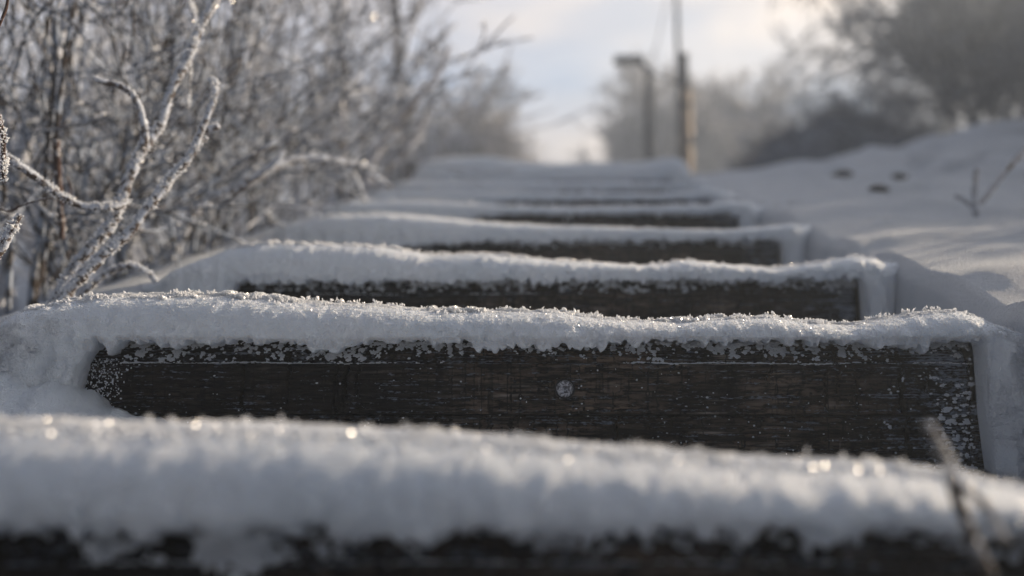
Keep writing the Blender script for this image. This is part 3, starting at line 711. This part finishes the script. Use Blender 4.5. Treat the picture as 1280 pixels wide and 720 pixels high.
# dark frosted bush at the right edge and snow-dusted hedge
bs=make_shrub('dense_bush',2.3,30,M_shrubdark,5,3,6,r0=.02,rim=False,lean=.9,rmin=.007); p=at(1265,165,11.5); bs.location=(p[0],11.5,float(G(p[0],11.5))-.2); tag(bs,'dark blue-grey bush at the right edge under the big tree','bush')
def mound(name,label,cat,c,rx,ry,h,mat,seed):
    nu,nv=70,34; u=np.linspace(0,2*math.pi,nu); v=np.linspace(0,math.pi/2,nv); U,Vv=np.meshgrid(u,v,indexing='ij')
    X_=np.cos(U)*np.sin(Vv); Y_=np.sin(U)*np.sin(Vv); Z_=np.cos(Vv)**.7
    k=1+.28*fbm(X_*2.3+5,Y_*2.3,Z_*2+seed,4,seed)
    X_,Y_,Z_=X_*k,Y_*k,Z_*k
    V=np.stack([c[0]+X_*rx,c[1]+Y_*ry,c[2]-.25+Z_*(h+.25)],-1)
    t=empty(name,tuple(c)); tag(t,label,cat)
    mesh('snow_dusted_foliage',V.reshape(-1,3),gridq(nu,nv,True),mat,t)
    A=Acc(); pts=V.reshape(-1,3)
    for k in range(1500):
        p=pts[rng.integers(len(pts))]; d=(p-np.array([c[0],c[1],c[2]-.3])); d/=np.linalg.norm(d); d+=rng.normal(0,.5,3)
        L=rng.uniform(.08,.30); P=np.array([p-d*.05,p+d*L*.5+rng.normal(0,.02,3),p+d*L]); tube(A,P,np.array([.006,.005,.003]),3)
    A.build('twigs',M_shrubdark,t)
M_hedge=plain('snow_dusted_hedge',(.16,.18,.22),.85,0,3,.45)
for k,(bx,by,bsc) in enumerate([(1.75,2.35,.075),(2.05,2.9,.10),(2.7,3.2,.12),(2.5,3.7,.12),(3.3,4.3,.16),(2.9,4.4,.15),(3.1,5.0,.19),(4.0,5.3,.24),(3.6,6.0,.25),(4.5,6.6,.32),(4.8,7.6,.36),(5.6,8.3,.42),(5.2,9.2,.42)]):  # unseen bushes, added outside the frame to cast dappled shade on the right bank
    lb=copy_tree(bs); lb.location=(bx,by,float(G(bx,by))-.02); lb.rotation_euler=(0,0,k*1.9); lb.scale=(bsc*1.5,bsc*1.5,bsc)
    tag(lb,'low dark bush added out of view on the right to shade the snow bank','bush','unseen added bushes that shade the right bank')
p=at(1055,190,11.5); mound('hedge','low rounded dark hedge dusted with snow on the brow of the right bank','hedge',(p[0],11.5,float(G(p[0],11.5))),1.15,.8,.62,M_hedge,4)
# stones
for px,py,w,lab in ((1052,221,15,'largest dark stone showing through the right snow bank'),(1125,222,10,'small dark stone on the right bank, farthest right of the three'),(1098,238,13,'flat dark stone on the right bank, lowest of the three')):
    best=next((y for y in np.arange(3,12,.02) if at(px,py,y)[2]<float(G(at(px,py,y)[0],y))),6.0)
    p=at(px,py,best); r_=w*best/FPX; A=Acc(); Vv=IV*np.array([1,.9,.5])*r_*(1+.25*vn(IV[:,0]*2+px,IV[:,1]*2,IV[:,2]*2,5)[:,None]); A.add(Vv+p,T=IF)
    o=A.build('stone',M_stone); tag(o,lab,'stone','dark stones in the right snow bank')

# ------------------------------------------------------------------ poles
def cyl(px0,py0,px1,py1,Y_,r0,r1,name,mat,parent,ns=14,n=12):
    P=np.linspace(at(px0,py0,Y_),at(px1,py1,Y_),n); A=Acc(); tube(A,P,np.linspace(r0,r1,n)*Y_/FPX,ns); return A.build(name,mat,parent)
def box(name,c,h,mat,parent,bev=.15):
    A=Acc(); c=np.array(c); h=np.array(h); b_=min(h)*bev
    V=[];ring=[(-1,-1),(1,-1),(1,1),(-1,1)]
    for z,ins in ((-1,b_),(-1,0),(1,0),(1,b_)):
        zz=z*(h[2]) if ins else z*(h[2]-b_)
        for a,d in ring: V.append((a*(h[0]-ins),d*(h[1]-ins),zz))
    i=np.arange(16).reshape(4,4); i2=np.concatenate([i,i[:,:1]],1)
    q=np.stack([i2[:-1,:-1],i2[:-1,1:],i2[1:,1:],i2[1:,:-1]],-1).reshape(-1,4); q=np.concatenate([q,[[3,2,1,0]],[[12,13,14,15]]])
    A.add(np.array(V)+c,q); return A.build(name,mat,parent,smooth=False)
YP=13.0; base=at(850,200,YP); up_=empty('utility_pole',(base[0],YP,float(G(base[0],YP)))); tag(up_,'tall thin dark utility pole bound to a short sunlit wooden stub','pole')
cyl(852,230,844,-60,YP,3.6,2.4,'pole',M_pole,up_)
cyl(859,230,858.5,108,YP+.09,7,6.3,'stub_post',M_pwood,up_)
c=at(853,88,YP); box('junction_box',c-np.array([0,.04,0]),(5.5*YP/FPX,.06,20*YP/FPX),M_pole,up_)
cyl(849,130,866,130,YP+.02,2,2,'strap',M_pole,up_,8,3)
YL=14.5; base=at(812,200,YL); lp=empty('street_lamp',(base[0],YL,float(G(base[0],YL)))); tag(lp,'grey street lamp with a flat head reaching left, beside the utility pole','street lamp')
cyl(812,240,811,84,YL,6,5,'post',M_metal,lp)
cyl(811,88,800,76,YL,3.4,3,'arm',M_metal,lp,8,4)
c=at(786,75,YL); box('lamp_head',c,(19*YL/FPX,.09,4.6*YL/FPX),M_pole,lp,.4)
def cable(name,lab,pa,pb,ra,sag):
    k=np.linspace(0,1,24)[:,None]; P=pa*(1-k)+pb*k; P[:,2]-=sag*4*(k*(1-k))[:,0]; A=Acc(); tube(A,P,ra,6); o=A.build(name,M_cable); tag(o,lab,'cable')
cable('cable','thick dark cable running from the lamp post to the utility pole',at(813,92,YL),at(850,106,YP),.020,.0)
cable('guy_wire','faint wire slanting from the top of the utility pole to the lamp post',at(841,-40,YP),at(814,88,YL),.007,.03)

# ------------------------------------------------------------------ light
SUN_AZ,SUN_EL=R(62),R(18)
w=bpy.data.worlds.new('World'); scene.world=w; w.use_nodes=True; nt=w.node_tree
bg=nt.nodes['Background']; sky=N(nt,'ShaderNodeTexSky'); sky.sky_type='NISHITA'; sky.sun_disc=False; sky.sun_elevation=SUN_EL; sky.sun_rotation=SUN_AZ
sky.air_density=1.0; sky.dust_density=2.0; sky.ozone_density=1.5
tc=N(nt,'ShaderNodeTexCoord'); mp=N(nt,'ShaderNodeMapping'); mp.inputs['Scale'].default_value=(1,1,2.4); mp.inputs['Location'].default_value=(.35,0,.2); nt.links.new(tc.outputs['Generated'],mp.inputs['Vector'])
cn=noise(nt,mp.outputs['Vector'],2.6,7,.55)
cm=rmp(nt,cn,.36,.60)
cloud=mix(nt,rmp(nt,noise(nt,mp.outputs['Vector'],3.5,5,.5),.28,.72),(.75,1.55,3.6,1),(4.0,4.1,4.5,1))
dp=N(nt,'ShaderNodeVectorMath',operation='DOT_PRODUCT'); nt.links.new(tc.outputs['Generated'],dp.inputs[0])
dp.inputs[1].default_value=(math.sin(R(20))*.97,math.cos(R(20))*.97,.15)
glow=N(nt,'ShaderNodeMapRange'); glow.inputs['From Min'].default_value=.1; glow.inputs['From Max'].default_value=1.0; glow.inputs['To Min'].default_value=.17; glow.inputs['To Max'].default_value=2.1; nt.links.new(dp.outputs['Value'],glow.inputs['Value'])
vm=N(nt,'ShaderNodeVectorMath',operation='SCALE'); warm=mix(nt,rmp(nt,dp.outputs['Value'],.60,.94),(1,1,1,1),(1.5,1.12,.72,1)); wm=N(nt,'ShaderNodeVectorMath',operation='MULTIPLY'); nt.links.new(cloud,wm.inputs[0]); nt.links.new(warm,wm.inputs[1]); nt.links.new(wm.outputs[0],vm.inputs[0]); nt.links.new(glow.outputs[0],vm.inputs['Scale'])
nt.links.new(mix(nt,math_(nt,'ADD',math_(nt,'MULTIPLY',cm,.06),.93),sky.outputs[0],vm.outputs[0]),bg.inputs['Color']); bg.inputs['Strength'].default_value=.05
# winter mist
HZ=np.array([[x,y,z] for x in (-72,72) for y in (-20,74) for z in (-8,14.5)],float)
hf=np.array([[0,1,3,2],[4,6,7,5],[0,4,5,1],[2,3,7,6],[0,2,6,4],[1,5,7,3]])
hm=bpy.data.materials.new('mist'); hm.use_nodes=True; hn=hm.node_tree; hn.nodes.remove(hn.nodes['Principled BSDF'])
pv=hn.nodes.new('ShaderNodeVolumePrincipled'); pv.inputs['Density'].default_value=.018; pv.inputs['Color'].default_value=(.68,.80,.98,1); pv.inputs['Anisotropy'].default_value=.3
hm.cycles.homogeneous_volume=True; hn.links.new(pv.outputs[0],hn.nodes['Material Output'].inputs['Volume'])
hz=mesh('haze',HZ,hf,hm,smooth=False); hz['kind']='stuff'; hz['label']='thin pale winter mist in the air between the trees'
sl=bpy.data.lights.new('sun','SUN'); so=bpy.data.objects.new('sun',sl); col.objects.link(so)
sl.energy=5.0; sl.angle=R(.55); sl.color=(1,.80,.57)
dv=Vector((math.sin(SUN_AZ)*math.cos(SUN_EL),math.cos(SUN_AZ)*math.cos(SUN_EL),math.sin(SUN_EL))); so.rotation_euler=dv.to_track_quat('Z','Y').to_euler()
vs=scene.view_settings; vs.view_transform='Standard'; vs.look='None'; vs.gamma=1; vs.exposure=1.75; vs.use_curve_mapping=False
cy=scene.cycles; cy.use_denoising=True; cy.volume_bounces=0; cy.max_bounces=5; cy.diffuse_bounces=3; cy.glossy_bounces=2; cy.transmission_bounces=3; cy.sample_clamp_indirect=4; cy.sample_clamp_direct=30; cy.caustics_reflective=False; cy.caustics_refractive=False
